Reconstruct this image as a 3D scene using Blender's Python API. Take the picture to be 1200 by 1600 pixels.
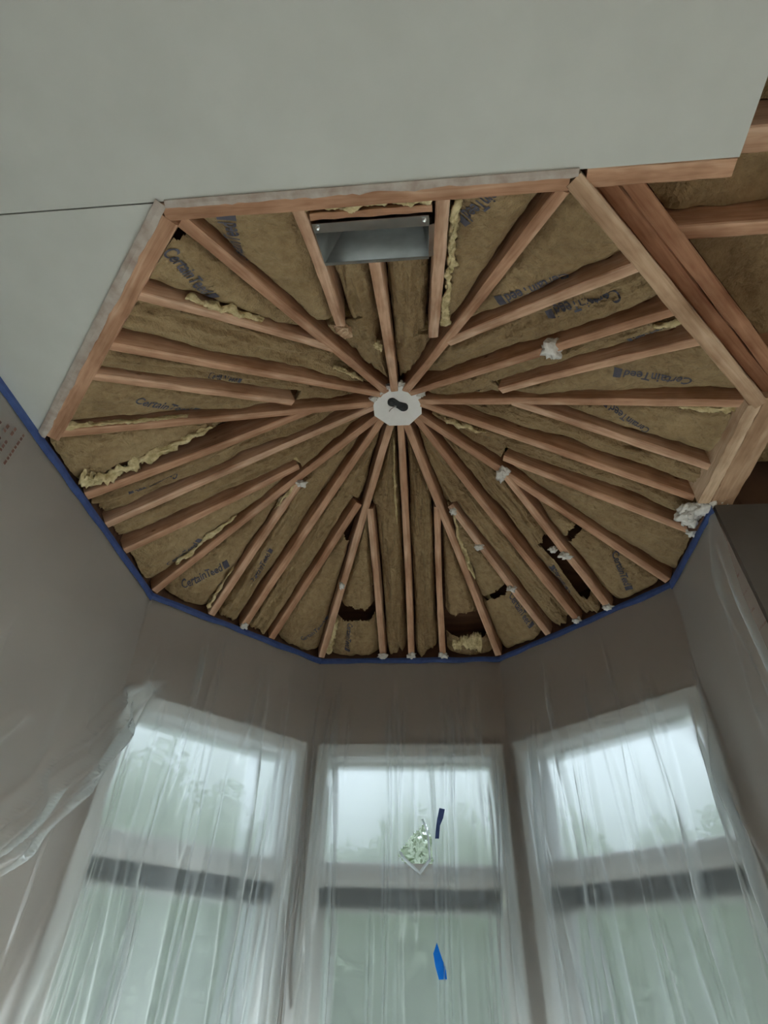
import bpy, bmesh, math, random
import numpy as np
from mathutils import Matrix, Vector, noise

for o in list(bpy.data.objects): bpy.data.objects.remove(o)
scene = bpy.context.scene
COL = scene.collection
ZC = 2.75            # height of the flat ceiling / wall tops above the floor
AP = 1.1             # apothem of the octagonal bay
HZ = 0.68            # rise of the vaulted roof above the wall tops
rnd = random.Random(7)

# ------------------------------------------------------------------ camera
cam_data = bpy.data.cameras.new('camera')
cam = bpy.data.objects.new('camera', cam_data); COL.objects.link(cam)
cam_data.sensor_fit = 'HORIZONTAL'; cam_data.sensor_width = 36.0
cam_data.lens = 874.6 * 36.0 / 1200.0
cam_data.clip_start = 0.02
R = Matrix(((0.9964812592952847, 0.03146409539209938, 0.07768597411653719),
            (0.07913168492473534, -0.6586826946531972, -0.7482481434677752),
            (0.027627455804884193, 0.751762674294991, -0.6588547679270365)))
cam.matrix_world = Matrix.Translation((0.11787, -1.5349, ZC - 1.31744)) @ R.to_4x4()
scene.camera = cam

# ------------------------------------------------------------------ world (overcast sky)
world = bpy.data.worlds.new('overcast_sky'); scene.world = world
world.use_nodes = True
wn = world.node_tree; wn.nodes.clear()
w_out = wn.nodes.new('ShaderNodeOutputWorld'); w_bg = wn.nodes.new('ShaderNodeBackground')
w_tc = wn.nodes.new('ShaderNodeTexCoord'); w_sep = wn.nodes.new('ShaderNodeSeparateXYZ')
w_ramp = wn.nodes.new('ShaderNodeValToRGB')
w_ramp.color_ramp.elements[0].position = 0.0; w_ramp.color_ramp.elements[0].color = (0.72, 0.77, 0.79, 1)
w_ramp.color_ramp.elements[1].position = 1.0; w_ramp.color_ramp.elements[1].color = (0.95, 0.98, 1.0, 1)
wn.links.new(w_tc.outputs['Generated'], w_sep.inputs[0]); wn.links.new(w_sep.outputs['Z'], w_ramp.inputs[0])
wn.links.new(w_ramp.outputs[0], w_bg.inputs[0]); wn.links.new(w_bg.outputs[0], w_out.inputs[0])
w_bg.inputs[1].default_value = 1.0

vs = scene.view_settings
vs.view_transform = 'Standard'; vs.look = 'None'; vs.gamma = 1.0; vs.use_curve_mapping = False
vs.exposure = 3.4
scene.cycles.max_bounces = 6
scene.cycles.diffuse_bounces = 4
scene.cycles.adaptive_threshold = .03
scene.cycles.transmission_bounces = 4
scene.cycles.transparent_max_bounces = 16
scene.cycles.sample_clamp_indirect = 6.0

# light portals at the window openings (emit nothing, only guide sampling of the sky)
def portal(loc, rotz, w, h):
    L = bpy.data.lights.new('sky_portal', 'AREA'); L.shape = 'RECTANGLE'; L.size = w; L.size_y = h; L.cycles.is_portal = True
    o = bpy.data.objects.new('sky_portal', L); COL.objects.link(o); o.location = loc; o.rotation_euler = (0 if rotz is None else math.pi / 2, 0, rotz or 0)
for deg in (45, 90, 135):
    a = math.radians(deg); d = AP + .20
    portal((d * math.cos(a), d * math.sin(a), 1.25), a - math.pi / 2, .80, 2.1)
portal((3.08, -1.92, 1.22), -math.pi / 2, 3.2, 2.36)  # portal at the added glazed doors

# ------------------------------------------------------------------ materials
def mat(name):
    m = bpy.data.materials.new(name); m.use_nodes = True
    nt = m.node_tree; nt.nodes.clear()
    out = nt.nodes.new('ShaderNodeOutputMaterial')
    return m, nt, out
def node(nt, typ, **kw):
    n = nt.nodes.new(typ)
    for k, v in kw.items():
        if isinstance(k, str) and hasattr(n, k): setattr(n, k, v)
    return n
def setin(n, **kw):
    for k, v in kw.items():
        n.inputs[k.replace('_', ' ')].default_value = v
    return n
def tex_coord(nt, scale=(1, 1, 1), which='Object', rot=(0, 0, 0)):
    tc = nt.nodes.new('ShaderNodeTexCoord'); mp = nt.nodes.new('ShaderNodeMapping')
    mp.inputs['Scale'].default_value = scale; mp.inputs['Rotation'].default_value = rot
    nt.links.new(tc.outputs[which], mp.inputs[0]); return mp.outputs[0]
def noise_tex(nt, vec, scale, detail=4, rough=.55, dist=0.0):
    n = nt.nodes.new('ShaderNodeTexNoise'); n.inputs['Scale'].default_value = scale
    n.inputs['Detail'].default_value = detail; n.inputs['Roughness'].default_value = rough
    n.inputs['Distortion'].default_value = dist
    nt.links.new(vec, n.inputs['Vector']); return n
def ramp(nt, fac, stops):
    r = nt.nodes.new('ShaderNodeValToRGB'); cr = r.color_ramp
    while len(cr.elements) < len(stops): cr.elements.new(.5)
    for e, (p, c) in zip(cr.elements, stops):
        e.position = p; e.color = (*c, 1)
    nt.links.new(fac, r.inputs[0]); return r.outputs[0]
def principled(nt, out, rough=.7, metal=0.0, spec=.3):
    b = nt.nodes.new('ShaderNodeBsdfPrincipled')
    b.inputs['Roughness'].default_value = rough; b.inputs['Metallic'].default_value = metal
    b.inputs['Specular IOR Level'].default_value = spec
    nt.links.new(b.outputs[0], out.inputs['Surface']); return b
def bump(nt, b, height, strength=.3, dist=.01):
    n = nt.nodes.new('ShaderNodeBump'); n.inputs['Strength'].default_value = strength
    n.inputs['Distance'].default_value = dist
    nt.links.new(height, n.inputs['Height']); nt.links.new(n.outputs[0], b.inputs['Normal'])
def mixcol(nt, fac, a, b, blend='MIX'):
    m = nt.nodes.new('ShaderNodeMix'); m.data_type = 'RGBA'; m.blend_type = blend
    for s, v in ((0, fac), (6, a), (7, b)):
        if isinstance(v, (int, float)): m.inputs[s].default_value = v
        elif isinstance(v, tuple): m.inputs[s].default_value = (*v, 1)
        else: nt.links.new(v, m.inputs[s])
    return m.outputs[2]

def simple_mat(name, c0, c1, scale, rough=.7, bs=.15, bd=.005, metal=0.0, spec=.3, stretch=(1, 1, 1), detail=4):
    m, nt, out = mat(name); b = principled(nt, out, rough, metal, spec)
    v = tex_coord(nt, stretch); n = noise_tex(nt, v, scale, detail)
    nt.links.new(ramp(nt, n.outputs[0], [(.3, c0), (.7, c1)]), b.inputs['Base Color'])
    if bs: bump(nt, b, n.outputs[0], bs, bd)
    return m

def wood_mat(name, dark, mid, light):
    m, nt, out = mat(name); b = principled(nt, out, .8, 0, .2)
    v = tex_coord(nt, (1.2, 26, 26)); g = noise_tex(nt, v, 2.2, 6, .6, 1.2)
    v2 = tex_coord(nt, (2.5, 6, 6)); g2 = noise_tex(nt, v2, 2.0, 3)
    c = ramp(nt, g.outputs[0], [(.25, dark), (.5, mid), (.75, light)])
    c2 = ramp(nt, g2.outputs[0], [(.35, (.62, .55, .5)), (.6, (1, 1, 1))])
    oi = nt.nodes.new('ShaderNodeObjectInfo')
    c3 = ramp(nt, oi.outputs['Random'], [(0, (.78, .68, .62)), (.5, (1, .93, .88)), (1, (1.0, 1.0, 1.0))])
    vk = tex_coord(nt, (9, 22, 22)); kn = nt.nodes.new('ShaderNodeTexVoronoi'); kn.inputs['Scale'].default_value = .9
    nt.links.new(vk, kn.inputs['Vector'])
    ck = ramp(nt, kn.outputs['Distance'], [(.03, (.35, .25, .2)), (.12, (1, 1, 1))])
    col = mixcol(nt, 1.0, mixcol(nt, 1.0, mixcol(nt, 1.0, c, c2, 'MULTIPLY'), c3, 'MULTIPLY'), ck, 'MULTIPLY')
    nt.links.new(col, b.inputs['Base Color'])
    bump(nt, b, g.outputs[0], .35, .003)
    return m

M = {}
M['drywall'] = simple_mat('drywall', (.60, .615, .58), (.645, .66, .625), 6, .9, 0, spec=.1)
m, nt, out = mat('drywall_edge'); b = principled(nt, out, .95, 0, .1)
n = noise_tex(nt, tex_coord(nt), 22, 4)
nt.links.new(ramp(nt, n.outputs[0], [(.3, (.38, .29, .24)), (.66, (.56, .51, .46))]), b.inputs['Base Color']); bump(nt, b, n.outputs[0], .6, .004)
M['drywall_edge'] = m
M['wood'] = wood_mat('rafter_wood', (.48, .27, .17), (.68, .45, .31), (.80, .60, .45))
M['wood_pale'] = wood_mat('pale_wood', (.50, .35, .23), (.68, .52, .37), (.80, .66, .51))
M['wood_dark'] = wood_mat('dark_wood', (.28, .13, .075), (.42, .23, .14), (.52, .31, .20))
M['deck'] = simple_mat('deck_boards', (.09, .045, .03), (.16, .085, .05), 4, .9, .2, .01, stretch=(1, 12, 1))

m, nt, out = mat('kraft_paper'); b = principled(nt, out, .62, 0, .3)
v = tex_coord(nt); n = noise_tex(nt, v, 5, 5); n2 = noise_tex(nt, v, 38, 5, .6)
oi = nt.nodes.new('ShaderNodeObjectInfo')
c = ramp(nt, n.outputs[0], [(.3, (.30, .200, .098)), (.7, (.47, .345, .185))])
c = mixcol(nt, 1.0, c, ramp(nt, oi.outputs['Random'], [(0, (.80, .76, .74)), (1, (1.0, 1.0, 1.0))]), 'MULTIPLY')
c = mixcol(nt, .35, c, ramp(nt, n2.outputs[0], [(.3, (.18, .110, .048)), (.7, (.50, .37, .205))]))
n3 = noise_tex(nt, v, 14, 3, .5, 1.5)
sm = nt.nodes.new('ShaderNodeMath'); sm.operation = 'ADD'; nt.links.new(n2.outputs[0], sm.inputs[0]); nt.links.new(n3.outputs[0], sm.inputs[1])
nt.links.new(c, b.inputs['Base Color']); bump(nt, b, sm.outputs[0], 1.0, .015)
M['kraft'] = m
M['print'] = simple_mat('blue_black_print', (.07, .07, .10), (.12, .115, .14), 30, .7, 0)
M['fluff'] = simple_mat('yellow_fibreglass', (.42, .32, .15), (.84, .71, .43), 38, .98, .9, .012, spec=.05, detail=6)
M['plaster'] = simple_mat('white_plaster', (.66, .63, .58), (.86, .84, .80), 50, .9, .7, .006)
m, nt, out = mat('galvanised_steel'); b = principled(nt, out, .32, 1.0, .5)
v = tex_coord(nt); vo = nt.nodes.new('ShaderNodeTexVoronoi'); vo.inputs['Scale'].default_value = 55; nt.links.new(v, vo.inputs['Vector'])
n = noise_tex(nt, v, 9, 3)
nt.links.new(ramp(nt, n.outputs[0], [(.3, (.48, .50, .50)), (.7, (.74, .76, .76))]), b.inputs['Base Color'])
bump(nt, b, n.outputs[0], .12, .01)
M['steel'] = m
M['hub'] = simple_mat('hub_white_paint', (.90, .89, .87), (.95, .945, .93), 30, .7, .2, .003)
M['black'] = simple_mat('black_plastic', (.012, .013, .016), (.03, .032, .036), 20, .5, .1)
M['copper'] = simple_mat('grey_wire', (.25, .22, .20), (.4, .37, .34), 20, .5, .1)
M['tape'] = simple_mat('darkened_blue_tape', (.045, .075, .22), (.065, .11, .29), 35, .6, .35, .003)  # blue darkened in the colour for tape seen against the light
m, nt, out = mat('lit_blue_tape')
td = nt.nodes.new('ShaderNodeBsdfDiffuse'); tt_ = nt.nodes.new('ShaderNodeBsdfTranslucent'); tx_ = nt.nodes.new('ShaderNodeMixShader'); tx_.inputs[0].default_value = .75
cc = ramp(nt, noise_tex(nt, tex_coord(nt), 35, 3).outputs[0], [(.3, (.06, .42, .92)), (.7, (.08, .48, .97))])  # blue brightened in the colour for light coming through a single layer
nt.links.new(cc, td.inputs[0]); nt.links.new(cc, tt_.inputs[0]); nt.links.new(td.outputs[0], tx_.inputs[1]); nt.links.new(tt_.outputs[0], tx_.inputs[2]); nt.links.new(tx_.outputs[0], out.inputs[0])
M['tape_lit_through'] = m
M['paint'] = simple_mat('window_paint', (.78, .78, .76), (.84, .84, .82), 12, .55, .05)
M['dark_rail'] = simple_mat('dark_rail', (.025, .03, .03), (.045, .05, .05), 12, .5, .05)
M['floor'] = simple_mat('floor_boards', (.22, .15, .10), (.33, .24, .17), 3, .5, .05, stretch=(1, 8, 1))
M['bounce_paper'] = simple_mat('bounce_paper', (.84, .83, .80), (.90, .89, .86), 3, .8, .05)
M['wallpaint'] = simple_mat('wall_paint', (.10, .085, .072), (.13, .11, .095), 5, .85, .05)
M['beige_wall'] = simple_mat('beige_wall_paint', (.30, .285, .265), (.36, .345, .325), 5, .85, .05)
M['bounce_paving'] = simple_mat('pale_bounce_paving', (.55, .55, .53), (.68, .68, .66), 3, .9, .1)
M['gravel'] = simple_mat('gravel', (.05, .047, .042), (.08, .075, .068), 8, .95, .3, .01)
M['lawn'] = simple_mat('lawn', (.10, .16, .05), (.18, .25, .08), 2, .95, .3, .03)
M['leaf'] = simple_mat('leaves', (.46, .52, .39), (.64, .70, .57), .7, .6, 0)  # paled past natural green to put hazy light into the colour
# bay wall board: grey-brown sheathing with faint rows of reddish print
m, nt, out = mat('printed_wallboard'); b = principled(nt, out, .9, 0, .1)
v = tex_coord(nt); n = noise_tex(nt, v, 5, 4)
c = ramp(nt, n.outputs[0], [(.3, (.37, .31, .275)), (.7, (.46, .39, .345))])
br = nt.nodes.new('ShaderNodeTexBrick'); br.inputs['Scale'].default_value = 18; br.inputs['Mortar Size'].default_value = .22
br.inputs['Brick Width'].default_value = .8; br.inputs['Row Height'].default_value = .55; br.offset = .5
vm = tex_coord(nt, rot=(math.pi / 2, 0, 0)); nt.links.new(vm, br.inputs['Vector'])
n2 = noise_tex(nt, tex_coord(nt, (1, 1, 1)), 42, 2)
n3 = noise_tex(nt, tex_coord(nt, (1, 1, 2)), 3.5, 2)
msk = nt.nodes.new('ShaderNodeMath'); msk.operation = 'MULTIPLY'
nt.links.new(ramp(nt, n2.outputs[0], [(.48, (0, 0, 0)), (.55, (1, 1, 1))]), msk.inputs[0])
nt.links.new(br.outputs['Fac'], msk.inputs[1])
inv = nt.nodes.new('ShaderNodeMath'); inv.operation = 'SUBTRACT'; inv.inputs[0].default_value = 1; nt.links.new(br.outputs['Fac'], inv.inputs[1])
msk2 = nt.nodes.new('ShaderNodeMath'); msk2.operation = 'MULTIPLY'; nt.links.new(inv.outputs[0], msk2.inputs[0])
nt.links.new(ramp(nt, n2.outputs[0], [(.46, (0, 0, 0)), (.56, (1, 1, 1))]), msk2.inputs[1])
msk3 = nt.nodes.new('ShaderNodeMath'); msk3.operation = 'MULTIPLY'; nt.links.new(msk2.outputs[0], msk3.inputs[0])
nt.links.new(ramp(nt, n3.outputs[0], [(.40, (0, 0, 0)), (.55, (.45, .45, .45))]), msk3.inputs[1])
nt.links.new(mixcol(nt, msk3.outputs[0], c, (.25, .09, .07)), b.inputs['Base Color'])
M['wallboard'] = m
# clear window glass, thin
m, nt, out = mat('window_glass')
tr = nt.nodes.new('ShaderNodeBsdfTransparent'); tr.inputs[0].default_value = (.93, .96, .95, 1)
gl = nt.nodes.new('ShaderNodeBsdfGlossy'); gl.inputs['Roughness'].default_value = .02
mx = nt.nodes.new('ShaderNodeMixShader'); mx.inputs[0].default_value = .06
nt.links.new(tr.outputs[0], mx.inputs[1]); nt.links.new(gl.outputs[0], mx.inputs[2]); nt.links.new(mx.outputs[0], out.inputs[0])
M['glass'] = m
m = m.copy(); m.name = 'dimmed_bay_glass'; M['dimmed_bay_glass'] = m
for q in m.node_tree.nodes:
    if q.type == 'BSDF_TRANSPARENT': q.inputs[0].default_value = (.39, .415, .43, 1)  # tint darkened to hold down the brightness of the windows
# milky polythene sheet
m, nt, out = mat('polythene_film')
tr = nt.nodes.new('ShaderNodeBsdfTransparent'); tr.inputs[0].default_value = (.97, .98, .98, 1)
rf = nt.nodes.new('ShaderNodeBsdfRefraction'); rf.inputs['IOR'].default_value = 1.28; rf.inputs['Roughness'].default_value = .68
rf.inputs['Color'].default_value = (.97, .98, .98, 1)
tl = nt.nodes.new('ShaderNodeBsdfTranslucent'); tl.inputs[0].default_value = (.86, .90, .90, 1)
df = nt.nodes.new('ShaderNodeBsdfDiffuse'); df.inputs[0].default_value = (.80, .82, .82, 1)
gl = nt.nodes.new('ShaderNodeBsdfGlossy'); gl.inputs['Roughness'].default_value = .28; gl.inputs[0].default_value = (.9, .92, .93, 1)
def mixsh(f, a, c):
    x = nt.nodes.new('ShaderNodeMixShader'); x.inputs[0].default_value = f
    nt.links.new(a.outputs[0], x.inputs[1]); nt.links.new(c.outputs[0], x.inputs[2]); return x
clear = mixsh(.80, tr, rf)
haze = mixsh(.15, tl, df)
geo = nt.nodes.new('ShaderNodeNewGeometry'); dt = nt.nodes.new('ShaderNodeVectorMath'); dt.operation = 'DOT_PRODUCT'
nt.links.new(geo.outputs['Incoming'], dt.inputs[0]); nt.links.new(geo.outputs['Normal'], dt.inputs[1])
ab = nt.nodes.new('ShaderNodeMath'); ab.operation = 'ABSOLUTE'; nt.links.new(dt.outputs['Value'], ab.inputs[0])
ad = nt.nodes.new('ShaderNodeMath'); ad.operation = 'MAXIMUM'; ad.inputs[1].default_value = .12; nt.links.new(ab.outputs[0], ad.inputs[0])
dv_ = nt.nodes.new('ShaderNodeMath'); dv_.operation = 'DIVIDE'; dv_.inputs[0].default_value = 1.0; nt.links.new(ad.outputs[0], dv_.inputs[1])
pw = nt.nodes.new('ShaderNodeMath'); pw.operation = 'POWER'; pw.inputs[0].default_value = .77; nt.links.new(dv_.outputs[0], pw.inputs[1])   # clear share left after the slanted path through the film
om = nt.nodes.new('ShaderNodeMath'); om.operation = 'SUBTRACT'; om.inputs[0].default_value = 1.0; nt.links.new(pw.outputs[0], om.inputs[1])
film_mix = mixsh(.27, clear, haze); nt.links.new(om.outputs[0], film_mix.inputs[0])
final = mixsh(.07, film_mix, gl)
nt.links.new(final.outputs[0], out.inputs[0])
M['film'] = m

# ------------------------------------------------------------------ object helpers
def link(o, parent=None):
    COL.objects.link(o)
    if parent is not None: o.parent = parent
    return o
def thing(name, loc, label=None, cat=None, group=None, kind=None):
    o = bpy.data.objects.new(name, None); o.empty_display_size = .1; o.location = loc; COL.objects.link(o)
    tag(o, label, cat, group, kind); return o
def tag(o, label=None, cat=None, group=None, kind=None):
    if label: o['label'] = label
    if cat: o['category'] = cat
    if group: o['group'] = group
    if kind: o['kind'] = kind
    return o
def wloc(o):
    v = Vector(o.location)
    while o.parent is not None:
        o = o.parent; v = v + Vector(o.location)
    return v
def mesh_obj(name, verts, faces, m, parent=None, smooth=False, origin=None):
    """verts in world coordinates; the object sits at origin (default: its centre)."""
    vv = np.array([tuple(v) for v in verts], dtype=float)
    org = np.array(origin if origin is not None else (vv.min(0) + vv.max(0)) / 2)
    me = bpy.data.meshes.new(name); me.from_pydata((vv - org).tolist(), [], faces)
    me.materials.append(M[m] if isinstance(m, str) else m); me.update()
    if smooth: me.shade_smooth()
    o = bpy.data.objects.new(name, me)
    p = Vector(org) - (wloc(parent) if parent is not None else Vector((0, 0, 0)))
    o.location = p
    return link(o, parent)
def box_vf(x0, x1, y0, y1, z0, z1, f=lambda p: p):
    v = [f(Vector((x, y, z))) for z in (z0, z1) for (x, y) in ((x0, y0), (x1, y0), (x1, y1), (x0, y1))]
    F = [(3, 2, 1, 0), (4, 5, 6, 7), (0, 1, 5, 4), (1, 2, 6, 5), (2, 3, 7, 6), (3, 0, 4, 7)]
    return v, F
def join(*parts):
    V, F = [], []
    for v, f in parts:
        n = len(V); V += list(v); F += [tuple(i + n for i in q) for q in f]
    return V, F
def board(name, p0, p1, width, depth, m, parent=None, side=None, jitter=.0012, seg=10, warp=.0, end_cut=0.0):
    """lumber: p0-p1 is the centre line of the BOTTOM face, depth goes up; local x runs along the grain."""
    p0, p1 = Vector(p0), Vector(p1); L = (p1 - p0).length; ex = (p1 - p0) / L
    ey = Vector((0, 0, 1)).cross(ex).normalized() if side is None else Vector(side).normalized()
    ez = ex.cross(ey).normalized()
    if ez.z < 0: ey, ez = -ey, -ez
    r = random.Random(hash((round(p0.x, 3), round(p0.y, 3), round(p1.x, 3))) & 0xffff)
    bm = bmesh.new(); rings = []
    ch = min(.003, width * .12)
    prof = [(-width/2 + ch, 0), (width/2 - ch, 0), (width/2, ch), (width/2, depth - ch), (width/2 - ch, depth), (-width/2 + ch, depth), (-width/2, depth - ch), (-width/2, ch)]
    for i in range(seg + 1):
        s = i / seg; w = warp * math.sin(s * math.pi)
        ring = []
        for (y, z) in prof:
            xx = s * L + (z * end_cut if i in (0, seg) else 0)
            ring.append(bm.verts.new((xx, y + w + r.uniform(-jitter, jitter), z + r.uniform(-jitter, jitter))))
        rings.append(ring)
    for i in range(seg):
        for k in range(8):
            bm.faces.new((rings[i][k], rings[i + 1][k], rings[i + 1][(k + 1) % 8], rings[i][(k + 1) % 8]))
    bm.faces.new(rings[0]); bm.faces.new(rings[-1][::-1])
    bmesh.ops.recalc_face_normals(bm, faces=bm.faces)
    me = bpy.data.meshes.new(name); bm.to_mesh(me); bm.free(); me.materials.append(M[m])
    o = bpy.data.objects.new(name, me)
    mw = Matrix((ex, ey, ez)).transposed().to_4x4(); 
    o.matrix_basis = Matrix.Translation(p0 - (wloc(parent) if parent is not None else Vector())) @ mw
    return link(o, parent)
def lump(name, c, size, m, parent=None, seed=0, sub=3, rough=.5, freq=3.0):
    """irregular lump: noise-displaced icosphere, size = (sx, sy, sz) in metres."""
    bm = bmesh.new(); bmesh.ops.create_icosphere(bm, subdivisions=sub, radius=1)
    V = []
    for v in bm.verts:
        d = 1 + rough * noise.fractal(v.co * freq * .5 + Vector((seed * 3.7, seed, -seed)), 1.0, 2.0, 4)
        V.append(Vector((v.co.x * size[0] * d, v.co.y * size[1] * d, v.co.z * size[2] * d)) + Vector(c))
    F = [tuple(v.index for v in f.verts) for f in bm.faces]; bm.free()
    return mesh_obj(name, V, F, m, parent, True)
def prism(poly, z0, z1):
    n = len(poly); V = [(x, y, z0) for x, y in poly] + [(x, y, z1) for x, y in poly]
    F = [tuple(range(n))[::-1], tuple(range(n, 2 * n))] + [(i, (i + 1) % n, n + (i + 1) % n, n + i) for i in range(n)]
    return V, F
def smooth01(a, b, x):
    t = np.clip((x - a) / (b - a), 0, 1); return t * t * (3 - 2 * t)

# ------------------------------------------------------------------ octagon frame
FANG = {'FG': 90, 'EF': 45, 'CE': 0, 'BC': -45, 'AB': -90, 'IA': -135, 'HI': 180, 'GH': 135}
T8 = math.tan(math.radians(22.5))
RC = AP / math.cos(math.radians(22.5))
def corner(deg, r=RC): return Vector((r * math.cos(math.radians(deg)), r * math.sin(math.radians(deg)), 0))
CR = {k: corner(v) for k, v in dict(F=67.5, E=22.5, C=-22.5, B=-67.5, A=-112.5, I=-157.5, H=157.5, G=112.5).items()}
def fpt(f, r, t, lift=0.0):
    a = math.radians(FANG[f]); n = (math.cos(a), math.sin(a))
    return Vector((n[0] * r - n[1] * t, n[1] * r + n[0] * t, ZC + HZ * (1 - r / AP) + lift))

# ------------------------------------------------------------------ room shell
floor = mesh_obj('floor', *box_vf(-1.25, 3.1, -4.0, 1.3, -.1, 0), 'floor'); tag(floor, 'brown wooden floor of the room', None, None, 'structure')
fpap = mesh_obj('bounce_sheet', *prism([(-1.08, -1.3), (1.3, -1.3), (1.3, -.1), (1.05, -.1), (1.05, .43), (.44, 1.05), (-.44, 1.05), (-1.08, .43)], .001, .004), 'bounce_paper'); tag(fpap, 'white paper added on the unseen bay floor to bounce light up', None, None, 'structure')  # paper added out of view to throw daylight up at the ceiling
# flat drywall ceiling: two boards with an open seam between them
ceil = thing('ceiling', (-.5, -2.0, ZC), 'flat grey-white drywall ceiling in two boards with an open seam', None, None, 'structure')
th = .0125
mesh_obj('drywall_panel', *prism([(-1.1, -3.8), (.775, -3.8), (.775, -1.1), (-1.1, -1.1)], ZC, ZC + th), 'drywall', ceil)
sx = CR['A'].x
mesh_obj('drywall_panel', *prism([(-1.1, -1.0968), (sx - .001, -1.0968), (CR['I'].x, CR['I'].y)], ZC + .0005, ZC + th), 'drywall', ceil)
board('dark_seam_backing', (-1.09, -1.098, ZC + .013), (sx - .01, -1.098, ZC + .013), .05, .04, 'wood_dark', ceil)  # dark strip added behind the gap to keep the seam dark
# rest of the ceiling out of view on the right
mesh_obj('drywall_panel', *prism([(1.9, -3.8), (2.9, -3.8), (2.9, -.02), (1.9, -.02)], ZC, ZC + th), 'drywall', ceil)
mesh_obj('drywall_panel', *prism([(.78, -3.8), (1.9, -3.8), (1.9, -2.2), (.78, -2.2)], ZC, ZC + th), 'drywall', ceil)
# roof deck above the insulation
dv = [(0, 0, ZC + HZ + .17)] + [tuple(corner(22.5 + 45 * k, RC * 1.015) + Vector((0, 0, ZC + .16))) for k in range(8)]
deck = mesh_obj('roof_deck', dv, [(0, 1 + (k + 1) % 8, 1 + k) for k in range(8)], 'deck'); tag(deck, 'dark roof boarding above the rafters', None, None, 'structure')
deck2 = mesh_obj('roof_deck', *prism([(.56, -1.1), (.56, -2.4), (2.2, -2.4), (2.2, .1), (1.20, .1), (1.20, -.46)], ZC + .30, ZC + .32), 'deck'); tag(deck2, 'dark boarding above the open ceiling at right', None, None, 'structure')

WT = .16
# unseen shell added round the whole plan to stop sky light leaking in
WT = .16
foot = [(-1.26, -3.96), (1.95, -3.96), (1.95, .14), (AP + WT, .14)] + [tuple(corner(d_, (AP + WT) / math.cos(math.radians(22.5))).xy) for d_ in (22.5, 67.5, 112.5, 157.5)]
V_, F__ = prism(foot, ZC + .0, ZC + 1.0)
att = mesh_obj('leak_shell', V_, F__[1:], 'deck'); tag(att, 'unseen shell added over the rafters to shut out sky light', None, None, 'structure')
def light_skirt(P, Q, z0, z1):  # skirts added to block light leaking in at the eaves
    P, Q = Vector((P[0], P[1], 0)), Vector((Q[0], Q[1], 0)); t = (Q - P).normalized(); n = Vector((-t.y, t.x, 0))
    v = [P - t * .03 + n * .02, Q + t * .03 + n * .02, Q + t * .06 + n * .10, P - t * .06 + n * .10]
    o = mesh_obj('leak_skirt', *prism([(p.x, p.y) for p in v], ZC + z0, ZC + z1), 'deck'); tag(o, 'dark skirt added behind the rafter feet to block light leaks', None, None, 'structure')
for a, b_ in (('I', 'H'), ('H', 'G'), ('G', 'F'), ('F', 'E')): light_skirt(CR[a], CR[b_], .0, .19)
light_skirt(CR['E'], (AP, .05), .0, .19)
light_skirt((1.12, .02), (2.2, .02), .0, .33)
def seg_wall(name, P, Q, z0, z1, m, label, miter=True, hole=None, ext0=0, ext1=0):
    """wall with inner face P->Q (Q to the right seen from inside), optional window hole (t0,t1,z0,z1)"""
    P, Q = Vector((P[0], P[1], 0)), Vector((Q[0], Q[1], 0)); L = (Q - P).length; t = (Q - P) / L
    n = Vector((-t.y, t.x, 0))   # outward
    mi = WT * T8 if miter else 0
    def pt(s, d, z):
        e = P + t * (s + (mi * (d / WT) * (1 if s > L / 2 else -1) if s in (0 - ext0, L + ext1) else 0)) + n * d
        return (e.x, e.y, z)
    s0, s1 = -ext0, L + ext1
    if hole is None: rects = [(s0, s1, z0, z1)]
    else:
        a, b_, c, d = hole; rects = [(s0, a, z0, z1), (b_, s1, z0, z1), (a, b_, z0, c), (a, b_, d, z1)]
    parts = []
    for (a, b_, c, d) in rects:
        v = [pt(s, dd, z) for z in (c, d) for (s, dd) in ((a, 0), (b_, 0), (b_, WT), (a, WT))]
        parts.append((v, [(3, 2, 1, 0), (4, 5, 6, 7), (0, 1, 5, 4), (1, 2, 6, 5), (2, 3, 7, 6), (3, 0, 4, 7)]))
    o = mesh_obj(name, *join(*parts), m, origin=tuple((P + Q) / 2)); tag(o, label, None, None, 'structure')
    o.rotation_euler = (0, 0, 0); return o
WZ0, WZ1 = .22, ZC - .475     # window opening heights
HOLE = (.075, .836, WZ0, WZ1)
seg_wall('wall_left', (-AP, -3.8), CR['H'], 0, ZC, 'wallboard', 'grey-brown left wall behind plastic sheeting', False)
seg_wall('wall_bay_left', CR['H'], CR['G'], 0, ZC, 'wallboard', 'bay wall around the left window', True, HOLE)
seg_wall('wall_bay_middle', CR['G'], CR['F'], 0, ZC, 'wallboard', 'bay wall around the middle window', True, HOLE)
seg_wall('wall_bay_right', CR['F'], CR['E'], 0, ZC, 'wallboard', 'bay wall around the right window', True, HOLE)
seg_wall('wall_right', CR['E'], (AP, -.004), 0, ZC, 'wallboard', 'short right bay wall ending at the open corner', False)
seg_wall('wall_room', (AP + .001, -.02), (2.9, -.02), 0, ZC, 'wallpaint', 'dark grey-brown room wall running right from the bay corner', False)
BX, BY = 2.9, -3.8
seg_wall('wall_far_right', (BX, -.02), (BX, BY), 0, ZC, 'beige_wall', 'far right room wall with an opening for the added glazed doors', False, (.3, 3.5, .04, 2.4))
seg_wall('wall_back', (BX, BY), (-AP, BY), 0, ZC, 'beige_wall', 'room wall behind the camera', False)
GE = thing('window_5', (BX + .08, -1.9, .04), 'wide glazed doors added unseen in the far right wall for daylight', None, None, 'structure')  # doors added out of view to bring more daylight into the room
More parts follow.
